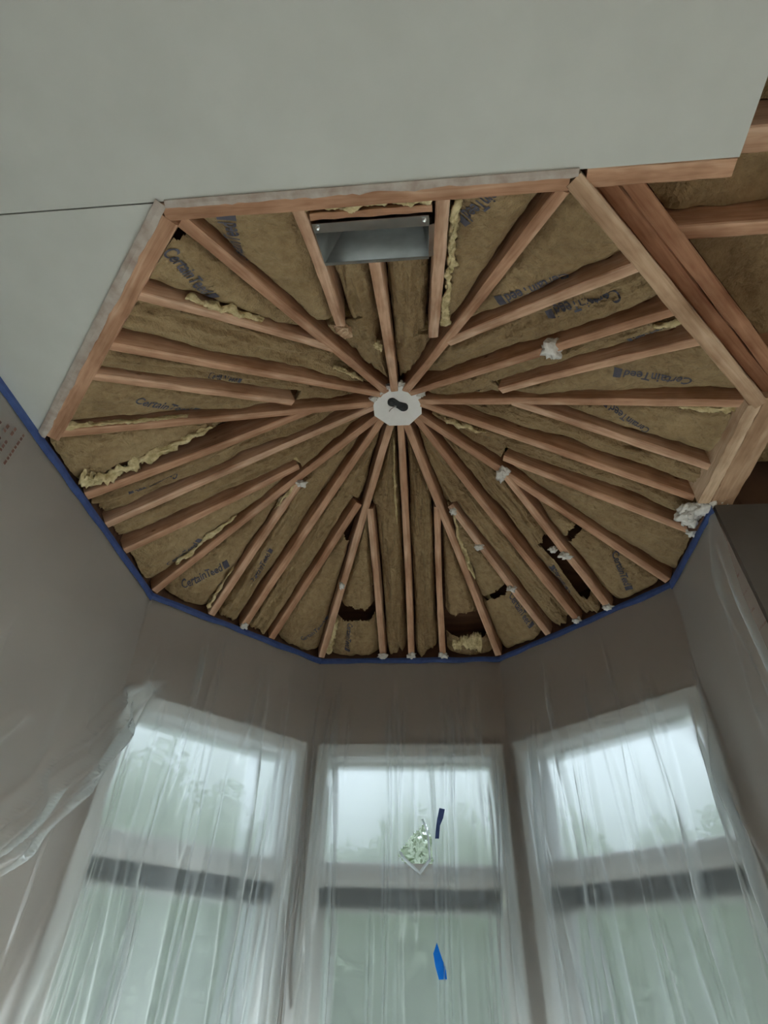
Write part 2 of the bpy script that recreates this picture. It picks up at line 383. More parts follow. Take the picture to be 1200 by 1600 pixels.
for i in range(5):
    yy = -.32 - 3.2 * i / 4
    mesh_obj('mullion', *box_vf(BX + .05, BX + .11, yy - .025, yy + .025, .04, 2.4), 'paint', GE)
    if i < 4: mesh_obj('pane', *box_vf(BX + .079, BX + .085, yy - .772, yy - .028, .04, 2.4), 'glass', GE)

# ------------------------------------------------------------------ windows
WALLS = {'left': ('H', 'G'), 'middle': ('G', 'F'), 'right': ('F', 'E')}
for i, (wname, (a, b_)) in enumerate(WALLS.items()):
    P, Q = CR[a], CR[b_]; t = (Q - P).normalized(); n = Vector((-t.y, t.x, 0))
    W = thing('window_%d' % (i + 1), tuple((P + Q) / 2 + Vector((0, 0, WZ0))), 'white-framed %s bay window with transom pane above tall lower pane' % wname, None, None, 'structure')
    def f(p): return P + t * p.x + n * p.y + Vector((0, 0, p.z))      # x along wall, y outward, z up
    zt = ZC - .43
    # casing boards on the wall face
    for (x0, x1, z0, z1) in ((.038, .088, WZ0 - .06, zt), (.823, .873, WZ0 - .06, zt), (.0885, .8225, zt - .055, zt)):
        v, F_ = box_vf(x0, x1, -.02, 0, z0, z1, f); mesh_obj('casing', v, F_, 'paint', W)
    v, F_ = box_vf(.02, .89, -.05, .03, WZ0 - .03, WZ0, f); mesh_obj('stool', v, F_, 'paint', W)
    # jamb liners
    for (x0, x1, z0, z1) in ((.075, .092, WZ0, WZ1), (.819, .836, WZ0, WZ1), (.092, .819, WZ1 - .017, WZ1)):
        v, F_ = box_vf(x0, x1, .0, WT, z0, z1, f); mesh_obj('jamb', v, F_, 'paint', W)
    # transom sash
    zg1, zg0 = ZC - .508, ZC - .885
    parts = [box_vf(.092, .106, .045, .085, zg0 - .03, WZ1 - .017, f), box_vf(.805, .819, .045, .085, zg0 - .03, WZ1 - .017, f),
             box_vf(.106, .805, .045, .085, zg1, WZ1 - .017, f), box_vf(.106, .805, .045, .085, zg0 - .03, zg0, f)]
    mesh_obj('transom_sash', *join(*parts), 'paint', W)
    v, F_ = box_vf(.104, .807, .062, .066, zg0 - .004, zg1 + .004, f); mesh_obj('pane', v, F_, 'dimmed_bay_glass', W)
    # mullion rail with a stepped sill
    mesh_obj('transom_rail', *join(box_vf(.092, .819, .018, .13, ZC - .975, zg0 - .03, f), box_vf(.092, .819, .006, .13, ZC - .955, ZC - .935, f)), 'paint', W)
    v, F_ = box_vf(.10, .811, .022, .12, ZC - 1.042, ZC - .976, f); mesh_obj('dark_rail', v, F_, 'dark_rail', W)['label'] = 'dark rail under transom'
    # lower sashes: upper one behind the sheet, bottom clear one added out of view for daylight
    zl = ZC - 1.043; zm = 1.20
    for (z0, z1, g) in ((zm, zl, 'dimmed_bay_glass'), (WZ0, zm - .001, 'glass')):
        parts = [box_vf(.092, .128, .045, .085, z0, z1, f), box_vf(.783, .819, .045, .085, z0, z1, f), box_vf(.128, .783, .045, .085, z0, z0 + .03, f), box_vf(.128, .783, .045, .085, z1 - .012, z1, f)]
        mesh_obj('lower_sash', *join(*parts), 'paint', W)
        v, F_ = box_vf(.125, .786, .062, .066, z0 + .026, z1 - .008, f); mesh_obj('pane', v, F_, g, W)

# ------------------------------------------------------------------ outside
pat = mesh_obj('bounce_paving', *box_vf(-9, 9, 1.27, 7.0, -.5, -.35), 'bounce_paving'); tag(pat, 'unseen pale paving added outside the bay to bounce light', None, None, 'structure')  # unseen paving made bright to bounce daylight up through the bay
pa2 = mesh_obj('gravel_ground', *join(box_vf(-12, 16, -16, -3.97, -.3, -.12), box_vf(3.07, 16, -3.97, 1.2, -.3, -.12)), 'gravel'); tag(pa2, 'unseen dark gravel outside the added doors', None, None, 'structure')  # unseen ground kept dark to limit light through the added doors
law = mesh_obj('lawn', *box_vf(-25, 25, 7.0, 30, -.5, -.36), 'lawn'); tag(law, 'green lawn beyond the paving', None, None, 'structure')
rs = np.random.RandomState(3)
NL = 60000
ang = rs.uniform(math.radians(20), math.radians(160), NL)
top = 3.75 + .3 * np.sin(ang * 9 + 1) + .2 * np.sin(ang * 23 + 2) + .15 * np.sin(ang * 51)
top += np.where(ang > math.radians(112), .35, 0) * 1.0
rad = rs.uniform(7.6, 9.8, NL); hz = -.4 + (top + .4) * rs.uniform(0, 1, NL) ** .85
cx = np.stack([rad * np.cos(ang), 1.0 + rad * np.sin(ang), hz], 1)
d1 = rs.normal(size=(NL, 3)); d1 /= np.linalg.norm(d1, axis=1)[:, None]
d2 = np.cross(d1, rs.normal(size=(NL, 3))); d2 /= np.linalg.norm(d2, axis=1)[:, None]
ls = rs.uniform(.05, .12, NL)[:, None]
V = np.stack([cx - d1 * ls, cx + d2 * ls * .45, cx + d1 * ls, cx - d2 * ls * .45], 1).reshape(-1, 3)
F_ = np.arange(NL * 4).reshape(-1, 4).tolist()
hb, hf = [], []
na, nh = 160, 30
for i in range(na + 1):
    a = math.radians(15 + 150 * i / na)
    tp = 3.6 + .3 * math.sin(a * 9 + 1) + .2 * math.sin(a * 23 + 2) + .15 * math.sin(a * 51) + (.35 if a > math.radians(112) else 0)
    for j in range(nh + 1):
        z = -.4 + (tp + .4) * j / nh; r = 9.3 + .9 * noise.fractal(Vector((a * 9, z * .9, 0)), .8, 2, 4)
        hb.append((r * math.cos(a), 1 + r * math.sin(a), z))
for i in range(na):
    for j in range(nh):
        q = len(V) + i * (nh + 1) + j; hf.append((q, q + 1, q + nh + 2, q + nh + 1))
V = np.concatenate([V, np.array(hb)]); F_ = F_ + hf
fol = mesh_obj('garden_foliage', V, F_, 'leaf', origin=(0, 9, 0)); tag(fol, 'blurred green garden foliage outside behind the bay windows', 'foliage', None, 'stuff')

# ------------------------------------------------------------------ roof frame (rafters, nailers, joists)
RF = thing('roof_frame', (0, 0, ZC), 'vaulted octagonal roof frame of bare wooden rafters radiating from the hub', 'roof frame')
RAFT = {  # facet: list of (t at wall, r at top, t at top), in order of rising t
 'AB': [(-.156, .592, -.143), (0.0, .085, -.006), (.175, .495, .155)],
 'IA': [(-.147, .43, -.118), (-.012, .085, .02), (.187, .454, .187)],
 'HI': [(-.158, .43, -.119), (.004, .085, .02), (.163, .33, .135)],
 'GH': [(-.154, .41, -.130), (.005, .085, .011), (.171, .45, .168)],
 'FG': [(-.172, .417, -.163), (-.013, .085, -.009), (.133, .416, .152)],
 'EF': [(-.173, .437, -.182), (-.015, .085, -.02), (.151, .437, .124)],
 'CE': [(-.170, .448, -.188), (-.017, .085, -.03), (.139, .44, .109)],
 'BC': [(-.166, .473, -.183), (.008, .085, -.02), (.138, .456, .111)]}
ROUT = {'AB': 1.062, 'IA': 1.045, 'BC': 1.062, 'CE': 1.045}
def tline(f, k, r):
    t0, r1, t1 = RAFT[f][k]; s = (1.085 - r) / (1.085 - r1); return t0 + (t1 - t0) * s
for f, lst in RAFT.items():
    ro = ROUT.get(f, 1.09)
    for k, (t0, r1, t1) in enumerate(lst):
        if f == 'CE' and k == 2: ro = 1.09
        rs0 = .872 if (f == 'AB' and k == 1) else ro
        ec = .62 if (f == 'AB' and k == 1) else 0
        board('rafter', fpt(f, rs0, tline(f, k, rs0)), fpt(f, r1, t1), rnd.uniform(.030, .034), .11, 'wood', RF, warp=rnd.uniform(-.006, .006), end_cut=ec)
for k, c in CR.items():
    d = Vector((c.x, c.y, 0)).normalized(); ro = 1.085 if k in 'FGHE' else 1.05
    def hp(r): return d * (r / math.cos(math.radians(22.5))) + Vector((0, 0, ZC + HZ * (1 - r / AP) - .002))
    board('hip_rafter', hp(ro), hp(.08), .033, .12, 'wood', RF, warp=rnd.uniform(-.005, .005))
# nailers round the open sides
def edge_board(name, f, r0, r1, z, depth, m, t0=None, t1=None, jit=.0015):
    ra = (r0 + r1) / 2; a, b_ = (-ra * T8 if t0 is None else t0), (ra * T8 if t1 is None else t1)
    p, q = fpt(f, ra, a), fpt(f, ra, b_); p.z = q.z = ZC + z
    an = math.radians(FANG[f])
    return board(name, p, q, r1 - r0, depth, m, RF, jitter=jit, seg=16)
edge_board('nailer', 'AB', 1.058, 1.098, .002, .14, 'wood', -.452, .44)
edge_board('nailer', 'IA', 1.045, 1.098, .002, .14, 'wood', -.44, .435)
edge_board('nailer', 'BC', 1.062, 1.100, .001, .09, 'wood_pale')
edge_board('beam_ply', 'BC', 1.101, 1.138, .035, .2, 'wood_dark', -.44, .60)
edge_board('beam_ply', 'BC', 1.139, 1.176, .018, .2, 'wood_dark', -.40, .62)
edge_board('nailer', 'CE', 1.045, 1.085, .001, .14, 'wood_pale', -.45, -.03)
edge_board('beam_ply', 'CE', 1.086, 1.165, .004, .2, 'wood_pale', -.47, -.015)
board('blocking', (.475, -1.079, ZC + .006), (.775, -1.079, ZC + .006), .038, .14, 'wood', RF)
board('joist', (.70, -1.125, ZC + .0135), (1.95, -1.125, ZC + .0135), .05, .2, 'wood', RF)
board('joist', (.72, -.915, ZC + .09), (1.95, -.915, ZC + .09), .034, .12, 'wood', RF)
board('joist', (1.03, -.55, ZC + .09), (1.95, -.55, ZC + .09), .036, .12, 'wood_dark', RF)
board('joist', (.775, -1.55, ZC + .0135), (1.95, -1.55, ZC + .0135), .04, .2, 'wood', RF)
board('header_block', fpt('AB', 1.029, -.132, -.002), fpt('AB', 1.029, .150, -.002), .016, .05, 'wood', RF)
# splintered stub where the short rafter beside the duct broke off
board('broken_stub', fpt('AB', .575, -.15, -.002), fpt('AB', .52, -.125, .006), .03, .03, 'wood_pale', RF, jitter=.004)
board('broken_stub', fpt('AB', .585, -.165, .004), fpt('AB', .565, -.12, .0), .012, .012, 'wood_pale', RF, jitter=.003)
# ragged plaster and old drywall left on the nailers
def residue(f, r0, r1, t0, t1, seed, z=-.004):
    n_ = 60; V, F_ = [], []; r_ = random.Random(seed)
    for i in range(n_ + 1):
        t = t0 + (t1 - t0) * i / n_
        w = (noise.noise(Vector((t * 14, seed, 0))) * .5 + noise.noise(Vector((t * 60, seed, 3))) * .35) * .010
        for (r, dz) in ((r1, .003), (r1, z), ((r0 + r1) / 2, z - .001 + r_.uniform(-.001, .001)), (r0 + w, z + .001), (r0 + w, .003)):
            p = fpt(f, r, t); p.z = ZC + dz; V.append(p)
    for i in range(n_):
        for k in range(4):
            a = i * 5 + k; F_.append((a, a + 1, a + 6, a + 5))
    mesh_obj('plaster_residue', V, F_, 'drywall_edge', RF)
residue('AB', 1.086, 1.103, -.44, .455, 1)
residue('IA', 1.081, 1.106, -.45, .46, 2)
# white plaster / foam blobs stuck to the rafters
BLOBS = [('BC', .742, -.004, .026, .022), ('EF', .452, -.176, .020, .026), ('GH', .455, .163, .017, .014), ('EF', .834, -.168, .020, .012), ('EF', .79, -.14, .012, .009),
         ('EF', .462, .128, .012, .012), ('EF', .639, .140, .015, .009), ('EF', .849, .146, .017, .009), ('FG', .747, .315, .010, .014), ('CE', 1.08, .139, .014, .012),
         ('FG', 1.083, .133, .016, .014), ('FG', 1.083, -.013, .016, .014), ('FG', 1.083, -.172, .016, .014), ('EF', 1.085, -.015, .014, .012), ('EF', 1.085, -.173, .016, .012), ('GH', 1.08, .006, .013, .012)]
for i, (f, r, t, s1, s2) in enumerate(BLOBS):
    lump('plaster_blob', fpt(f, r, t, -.002), (s1 * 1.35, s2 * 1.4, .013), 'plaster', RF, seed=i + 1, rough=.8, freq=4)
for i, (dx, dy, dz, s) in enumerate([(0, 0, 0, .03), (-.03, .03, .0, .028), (-.045, .055, -.004, .024), (.01, -.035, .004, .022), (.045, -.035, .006, .02), (.03, .01, 0, .018), (-.02, .075, -.008, .022), (.075, -.02, .004, .014), (-.05, .02, .01, .02)]):
    lump('plaster_blob', (1.075 + dx, .005 + dy * .8, ZC + .012 + dz), (s * 1.15, s * 1.25, s * .7), 'plaster', RF, seed=30 + i, rough=.8, freq=4)

# ------------------------------------------------------------------ hub plate
HUB = thing('hub_plate', (.004, -.022, ZC + .632), 'white octagonal plate with a black oval fitting where the rafters meet', 'plate')
hv = [(.004 + .113 * (1 + rnd.uniform(-.03, .03)) * math.cos(math.radians(22.5 + 45 * k)), -.022 + .113 * (1 + rnd.uniform(-.03, .03)) * math.sin(math.radians(22.5 + 45 * k))) for k in range(8)]
mesh_obj('plate', *prism(hv, ZC + .617, ZC + .640), 'hub', HUB)
def capsule(name, a, b_, r, h, z, m, parent):
    a, b_ = Vector((*a, 0)), Vector((*b_, 0)); d = (b_ - a).normalized(); n = Vector((-d.y, d.x, 0)); pl = []
    for i in range(11):
        th_ = -math.pi / 2 + math.pi * i / 10; pl.append(b_ + d * math.cos(th_) * r + n * math.sin(th_) * r)
    waist = (a + b_) / 2
    pl.append(waist + n * r * .72)
    for i in range(11):
        th_ = math.pi / 2 + math.pi * i / 10; pl.append(a + d * math.cos(th_) * r + n * math.sin(th_) * r)
    pl.append(waist - n * r * .72)
    return mesh_obj(name, *prism([(p.x, p.y) for p in pl], z - h, z), m, parent)
fit = capsule('oval_fitting', (-.018, -.050), (.028, -.022), .0205, .008, ZC + .6175, 'black', HUB); fit['label'] = 'black oval fitting'
for (cx_, cy_) in ((-.018, -.050), (.028, -.022)):
    lump('screw_cap', (cx_, cy_, ZC + .609), (.010, .010, .003), 'black', fit, seed=5, rough=.1)
def tube(name, pts, rad, m, parent, sides=6):
    V, F_ = [], []; pts = [Vector(p) for p in pts]
    for i, p in enumerate(pts):
        d = (pts[min(i + 1, len(pts) - 1)] - pts[max(i - 1, 0)]).normalized()
        u = d.orthogonal().normalized() if i == 0 else (u - d * u.dot(d)).normalized()
        w = d.cross(u)
        for k in range(sides):
            a = 2 * math.pi * k / sides; V.append(p + (u * math.cos(a) + w * math.sin(a)) * rad)
    for i in range(len(pts) - 1):
        for k in range(sides):
            F_.append((i * sides + k, i * sides + (k + 1) % sides, (i + 1) * sides + (k + 1) % sides, (i + 1) * sides + k))
    F_ += [tuple(range(sides))[::-1], tuple(range((len(pts) - 1) * sides, len(pts) * sides))]
    return mesh_obj(name, V, F_, m, parent, True)
tube('wire', [(-.004, -.036, ZC + .612), (-.015, -.028, ZC + .605), (-.026, -.02, ZC + .605), (-.034, -.006, ZC + .608)], .0018, 'copper', HUB)
tube('wire', [(-.002, -.034, ZC + .612), (-.008, -.022, ZC + .603), (-.010, -.012, ZC + .607)], .0015, 'hub', HUB)
for i, (dx, dy) in enumerate([(-.075, -.08), (-.045, -.105), (.06, -.10), (-.10, -.05), (.1, -.06), (.02, -.118)]):
    lump('plaster_blob', (.004 + dx, -.022 + dy, ZC + .617), (.018, .013, .010), 'plaster', HUB, seed=60 + i, rough=.7, freq=4)

# ------------------------------------------------------------------ sheet-metal duct boot
DU = thing('air_duct', tuple(fpt('AB', .95, .008)), 'galvanised sheet-metal duct opening let into the rafters', 'duct')
da, db, rn, rf_ = -.130, .142, 1.002, .878
def dpt(t, r, up): 
    p = fpt('AB', r, t); p.z += up; return p
def quad_panel(name, a, b_, c, d, th_, m, parent):
    a, b_, c, d = map(Vector, (a, b_, c, d)); n = (b_ - a).cross(d - a).normalized() * th_
    V = [a, b_, c, d, a + n, b_ + n, c + n, d + n]
    return mesh_obj(name, V, [(0, 1, 2, 3), (7, 6, 5, 4), (0, 4, 5, 1), (1, 5, 6, 2), (2, 6, 7, 3), (3, 7, 4, 0)], m, parent)
hi = .17
quad_panel('duct_wall', dpt(da, rf_, -.004), dpt(db, rf_, -.004), dpt(db - .012, rf_ + .012, hi), dpt(da + .035, rf_ + .012, hi), -.0015, 'steel', DU)
quad_panel('duct_wall', dpt(da, rn, -.002), dpt(da, rf_, -.004), dpt(da + .035, rf_ + .012, hi), dpt(da + .035, rn - .01, hi), -.0015, 'steel', DU)
quad_panel('duct_wall', dpt(db, rf_, -.004), dpt(db, rn, -.002), dpt(db - .012, rn - .01, hi), dpt(db - .012, rf_ + .012, hi), -.0015, 'steel', DU)
quad_panel('duct_wall', dpt(db, rn, -.002), dpt(da, rn, -.002), dpt(da + .035, rn - .01, hi), dpt(db - .012, rn - .01, hi), -.0015, 'steel', DU)
quad_panel('duct_top', dpt(da + .035, rf_ + .012, hi), dpt(db - .012, rf_ + .012, hi), dpt(db - .012, rn - .01, hi), dpt(da + .035, rn - .01, hi), -.0015, 'steel', DU)
quad_panel('flange', dpt(da - .002, rn + .008, -.006), dpt(db, rn + .010, -.006), dpt(db, rn - .022, -.004), dpt(da - .002, rn - .020, -.004), .0015, 'steel', DU)
quad_panel('flange', dpt(da + .0, rf_ + .004, -.006), dpt(db, rf_ + .004, -.006), dpt(db, rf_ - .006, -.006), dpt(da, rf_ - .006, -.006), .0015, 'steel', DU)
quad_panel('flange', dpt(db, rn - .02, -.004), dpt(db + .014, rn - .02, .004), dpt(db + .014, rf_, .004), dpt(db, rf_, -.005), .0015, 'steel', DU)
for (t_, r_) in ((da + .01, rn - .004), (db - .01, rn - .002)):
    lump('rivet', dpt(t_, r_, -.008), (.006, .006, .003), 'steel', DU, rough=.1)

# ------------------------------------------------------------------ insulation batts
HW = .019
def bay_t(f, k, r):
    """left and right limits of bay k (0..3) of facet f at radius r"""
    HW = .0235 + .009 * noise.noise(Vector((r * 6, FANG[f] * .37 + k * 3.3, 1.7))) + .004 * noise.noise(Vector((r * 25, FANG[f] * .37 + k * 3.3, 5.1)))
    h = r * T8 - HW / math.cos(math.radians(22.5))
    lo = -h if k == 0 else max(-h, tline(f, k - 1, r) + HW) if r > RAFT[f][k - 1][1] or k - 1 == 1 else -h
    hi_ = h if k == 3 else min(h, tline(f, k, r) - HW) if r > RAFT[f][k][1] or k == 1 else h
    if k == 1: hi_ = min(h, tline(f, 1, r) - HW)
    if k == 2: lo = max(-h, tline(f, 1, r) + HW)
    return lo, hi_
OUTER = (0, 3)
def fr(x, y, z, oct_=4): return noise.fractal(Vector((x, y, z)), .9, 2.0, oct_)
def lift(f, k, r, t):
    lo, hi_ = bay_t(f, k, r); w = max(hi_ - lo, .004); u = min(max((t - lo) / w, 0), 1)
    sd = FANG[f] * .13 + k * 7.1
    edge = 1 - (2 * u - 1) ** 2
    if k in OUTER:
        z = .024 - .010 * edge + .014 * fr(r * 5, t * 7, sd) + .010 * abs(fr(r * 11, t * 13, sd + 4))
    else:
        z = .030 - .010 * edge + .034 * fr(r * 2.2, t * 17, sd) + .026 * abs(fr(r * 4, t * 36, sd + 9)) 
    z += .05 * max(0, 1 - w / .07) + (.030 if k in OUTER else .055) * (1 - edge) ** 3
    z += .010 * max(0, (r - 1.02) / .07) ** 2
    return max(z, .006)
# torn gaps: (facet, bay) -> list of (r0, r1, t0, t1)
GAPS = {('FG', 3): [(.86, .915, .10, .40)], ('GH', 0): [(.46, .575, -.30, -.10)], ('FG', 0): [(.90, 1.02, -.45, -.15)],
        ('EF', 1): [(.76, 1.02, -.165, -.095)], ('EF', 3): [(.845, .862, .12, .40)], ('EF', 0): [(.775, .795, -.40, -.15)],
        ('IA', 3): [(1.03, 1.09, .375, .47)], ('FG', 1): [], ('HI', 3): [(.55, 1.10, .14, .225)], ('IA', 0): []}
FACET_SAY = {'FG': 'above the middle window', 'GH': 'above the left window', 'EF': 'above the right window', 'HI': 'beside the left wall tape',
             'IA': 'along the slanting left drywall edge', 'AB': 'along the drywall edge by the duct', 'BC': 'along the three-ply beam', 'CE': 'beside the plastered right corner'}
# words for bays in order of rising t
BAY_SAY = {'FG': ('rightmost', 'second from right', 'second from left', 'leftmost'), 'GH': ('rightmost', 'second from right', 'second from left', 'leftmost'),
           'EF': ('rightmost', 'second from right', 'second from left', 'leftmost'), 'AB': ('leftmost', 'second from left', 'second from right', 'rightmost'),
           'HI': ('lowest', 'second from bottom', 'second from top', 'topmost'), 'IA': ('lowest', 'second from bottom', 'second from top', 'topmost'),
           'BC': ('topmost', 'second from top', 'second from bottom', 'lowest'), 'CE': ('topmost', 'second from top', 'second from bottom', 'lowest')}
BATT = {}
def make_batt(f, k):
    ro = {'AB': 1.058, 'IA': 1.045, 'BC': 1.062, 'CE': 1.045}.get(f, 1.104)
    r_in = RAFT[f][0 if k == 0 else 2][1] + .02 if k in OUTER else .15
    if k in OUTER: r_in = max(r_in, .40)
    if f == 'AB' and k in (1, 2): ro = .868
    if f == 'CE' and k >= 2: ro = 1.104
    N, W_ = (120, 40) if GAPS.get((f, k)) else (70, 26)
    pts, ok = [], []
    for i in range(N + 1):
        r = ro + (r_in - ro) * i / N; lo, hi_ = bay_t(f, k, r)
        if hi_ - lo < .003: hi_ = lo + .003
        for j in range(W_ + 1):
            t = lo + (hi_ - lo) * j / W_
            rr = r + .004 * fr(r * 11, t * 11, 2.0)
            pts.append((rr, t, lift(f, k, r, t)))
    def gap(i, j):
        r, t, _ = pts[i * (W_ + 1) + j]
        wob = .022 * fr(t * 14, r * 14, 5.5)
        return any(a < r + wob < b_ and c < t + wob * .5 < d for a, b_, c, d in GAPS.get((f, k), []))
    V = [fpt(f, r, t, l) for r, t, l in pts]; F_ = []
    for i in range(N):
        for j in range(W_):
            if gap(i, j) or gap(i + 1, j) or gap(i, j + 1) or gap(i + 1, j + 1): continue
            a = i * (W_ + 1) + j; F_.append((a, a + 1, a + W_ + 2, a + W_ + 1))
    c = fpt(f, (ro + r_in) / 2, sum(bay_t(f, k, (ro + r_in) / 2)) / 2, .03)
    B = thing('insulation_batt', tuple(c), 'brown paper-faced insulation batt %s, %s of four' % (FACET_SAY[f], BAY_SAY[f][k]), 'insulation', 'paper-faced batts between the rafters')
    pf = mesh_obj('paper_facing', V, F_, 'kraft', B, True)
    # fibreglass behind the paper
    V2, F2 = [], []
    n1, w1 = 28, 9
    for s, up in ((0, .014), (1, .05)):
        for i in range(n1 + 1):
            for j in range(w1 + 1):
                r, t, l = pts[(i * N // n1) * (W_ + 1) + (j * W_ // w1)]
                V2.append(fpt(f, r, t, l + up))
    q = (n1 + 1) * (w1 + 1)
    for i in range(n1):
        for j in range(w1):
            ii, jj = int((i + .5) * N / n1), int((j + .5) * W_ / w1)
            if any(gap(min(max(ii + e1, 0), N), min(max(jj + e2, 0), W_)) for e1 in (-9, -4, 0, 4, 9) for e2 in (-7, 0, 7)): continue
            a = i * (w1 + 1) + j; fc = (a, a + 1, a + w1 + 2, a + w1 + 1)
            F2.append(fc); F2.append(tuple(x + q for x in fc[::-1]))
    mesh_obj('fibreglass', V2, F2, 'fluff', B)
    BATT[(f, k)] = (B, pf)
for f in RAFT:
    for k in range(4): make_batt(f, k)

# exposed yellow fibreglass along torn paper edges: (facet, bay, [(r, t, width, lift)...])
FLUFF = [('HI', 3, [(1.085, .235, .05, .0), (1.04, .21, .045, .0), (.97, .205, .032, .004), (.90, .21, .034, .004), (.83, .215, .02, .006), (.76, .225, .024, .004), (.67, .232, .014, .006)]),
         ('IA', 3, [(.95, .215, .010, .008), (.88, .213, .024, .006), (.81, .212, .024, .006), (.73, .215, .012, .008)]),
         ('AB', 3, [(1.05, .205, .022, .006), (.95, .203, .018, .004), (.85, .200, .018, .004), (.74, .196, .014, .006), (.62, .192, .018, .006), (.55, .195, .024, .008)]),
         ('AB', 1, [(1.050, -.15, .020, -.004), (1.049, -.07, .014, .002), (1.046, -.045, .024, -.004), (1.05, .02, .012, .002), (1.048, .09, .016, .0), (1.05, .15, .022, -.004)]),
         ('FG', 3, [(1.08, .415, .018, .004), (1.0, .385, .018, .004), (.92, .355, .012, .006)]),
         ('FG', 0, [(1.05, -.22, .03, .01), (1.045, -.29, .05, .01), (1.05, -.37, .04, .012)]),
         ('HI', 0, [(.98, -.365, .010, .006), (.90, -.325, .022, .004), (.82, -.285, .022, .004), (.71, -.245, .012, .006)]),
         ('GH', 3, [(1.075, .205, .022, .004), (1.02, .205, .020, .004), (.95, .205, .012, .006), (.88, .205, .008, .006)]),
         ('CE', 0, [(1.06, -.405, .026, .0), (1.0, -.385, .018, .004), (.92, -.355, .008, .006)]),
         ('CE', 2, [(.20, .012, .016, .0), (.26, .014, .022, -.004), (.33, .014, .018, -.002), (.37, .012, .008, .004)]),
         ('IA', 0, [(1.05, -.41, .02, .0), (.99, -.385, .014, .0), (.84, -.325, .010, .0), (.74, -.28, .006, .0)]),
         ('IA', 2, [(.40, .095, .014, .01), (.32, .082, .016, .008), (.24, .07, .008, .01)]),
         ('AB', 1, [(.48, -.04, .018, .004), (.44, -.036, .022, .004), (.41, -.03, .008, .006)]),
         ('BC', 2, [(1.06, .055, .018, .004), (1.0, .05, .012, .006)]),
         ('EF', 3, [(.48, .145, .008, .012), (.60, .22, .016, .01), (.68, .255, .018, .008), (.76, .285, .008, .012)]),
         ('FG', 2, [(.15, .025, .007, .012), (.3, .03, .010, .012), (.5, .03, .008, .014)]),
         ('GH', 3, [(.47, .18, .012, .0), (.56, .195, .016, .0), (.60, .196, .006, .004)])]
for q, (f, k, pl) in enumerate(FLUFF):
    B, _ = BATT[(f, k)]; V, F_ = [], []; n_ = 16 * (len(pl) - 1); sides = 12
    for i in range(n_ + 1):
        x = i / n_ * (len(pl) - 1); a = min(int(x), len(pl) - 2); s = x - a
        r, t, w, l = [pl[a][c] + (pl[a + 1][c] - pl[a][c]) * s for c in range(4)]
        if i in (0, n_): w *= .2
        r2, t2 = pl[a + 1][0] - pl[a][0], pl[a + 1][1] - pl[a][1]; ln = math.hypot(r2, t2); nr, ntt = -t2 / ln, r2 / ln
        for m_ in range(sides):
            an = 2 * math.pi * m_ / sides
            d = .70 + 1.3 * fr(r * 34 + math.cos(an) * .8, t * 34 + math.sin(an) * .8, q * 3.1)
            e = math.cos(an) * w * .72 * d; up = math.sin(an) * max(.012, w * .45) * d
            V.append(fpt(f, r + nr * e + .004 * fr(i * .9, m_, q), t + ntt * e, l + .012 + up))
    for i in range(n_):
        for m_ in range(sides):
            F_.append((i * sides + m_, i * sides + (m_ + 1) % sides, (i + 1) * sides + (m_ + 1) % sides, (i + 1) * sides + m_))
    o = mesh_obj('loose_fibreglass', V, F_, 'fluff', B, True); o['label'] = 'torn yellow fibreglass edge'

# maker's print on the paper
fc = bpy.data.curves.new('print_font', 'FONT'); fc.body = 'CertainTeed'; fc.size = 1.0; fc.offset = .018
fo = bpy.data.objects.new('print_font', fc); COL.objects.link(fo)
dg = bpy.context.evaluated_depsgraph_get(); tm = bpy.data.meshes.new_from_object(fo.evaluated_get(dg))
tv = np.array([v.co[:] for v in tm.vertices]); tf = [tuple(p.vertices) for p in tm.polygons]
bpy.data.objects.remove(fo); bpy.data.curves.remove(fc); bpy.data.meshes.remove(tm)
tw = tv[:, 0].max()
TEXTS = [('IA', 3, (1.04, .341), (.886, .232)), ('AB', 0, (.880, -.36), (1.05, -.325)), ('BC', 0, (.927, -.204), (.724, -.243)), ('AB', 3, (1.09, .325), (.968, .215)),
         ('BC', 1, (.99, -.082), (.80, -.12)), ('IA', 0, (.914, -.235), (.716, -.262)), ('BC', 3, (.98, .313), (.824, .186)), ('CE', 0, (.87, -.228), (.735, -.285)),
         ('GH', 3, (1.038, .358), (.876, .235)), ('HI', 0, (1.01, -.36), (.86, -.29)), ('HI', 2, (.84, .077), (.986, .097)), ('IA', 1, (.765, -.07), (.66, -.062)),
         ('BC', 2, (1.045, .075), (.92, .093)), ('EF', 0, (.925, -.34), (1.075, -.29)), ('EF', 3, (.89, .185), (1.05, .205)), ('FG', 3, (.935, .29), (1.075, .318)),
         ('GH', 0, (1.06, -.30), (.94, -.37)), ('EF', 1, (1.0, -.05), (.86, -.075)), ('GH', 2, (.9, .09), (.76, .10))]
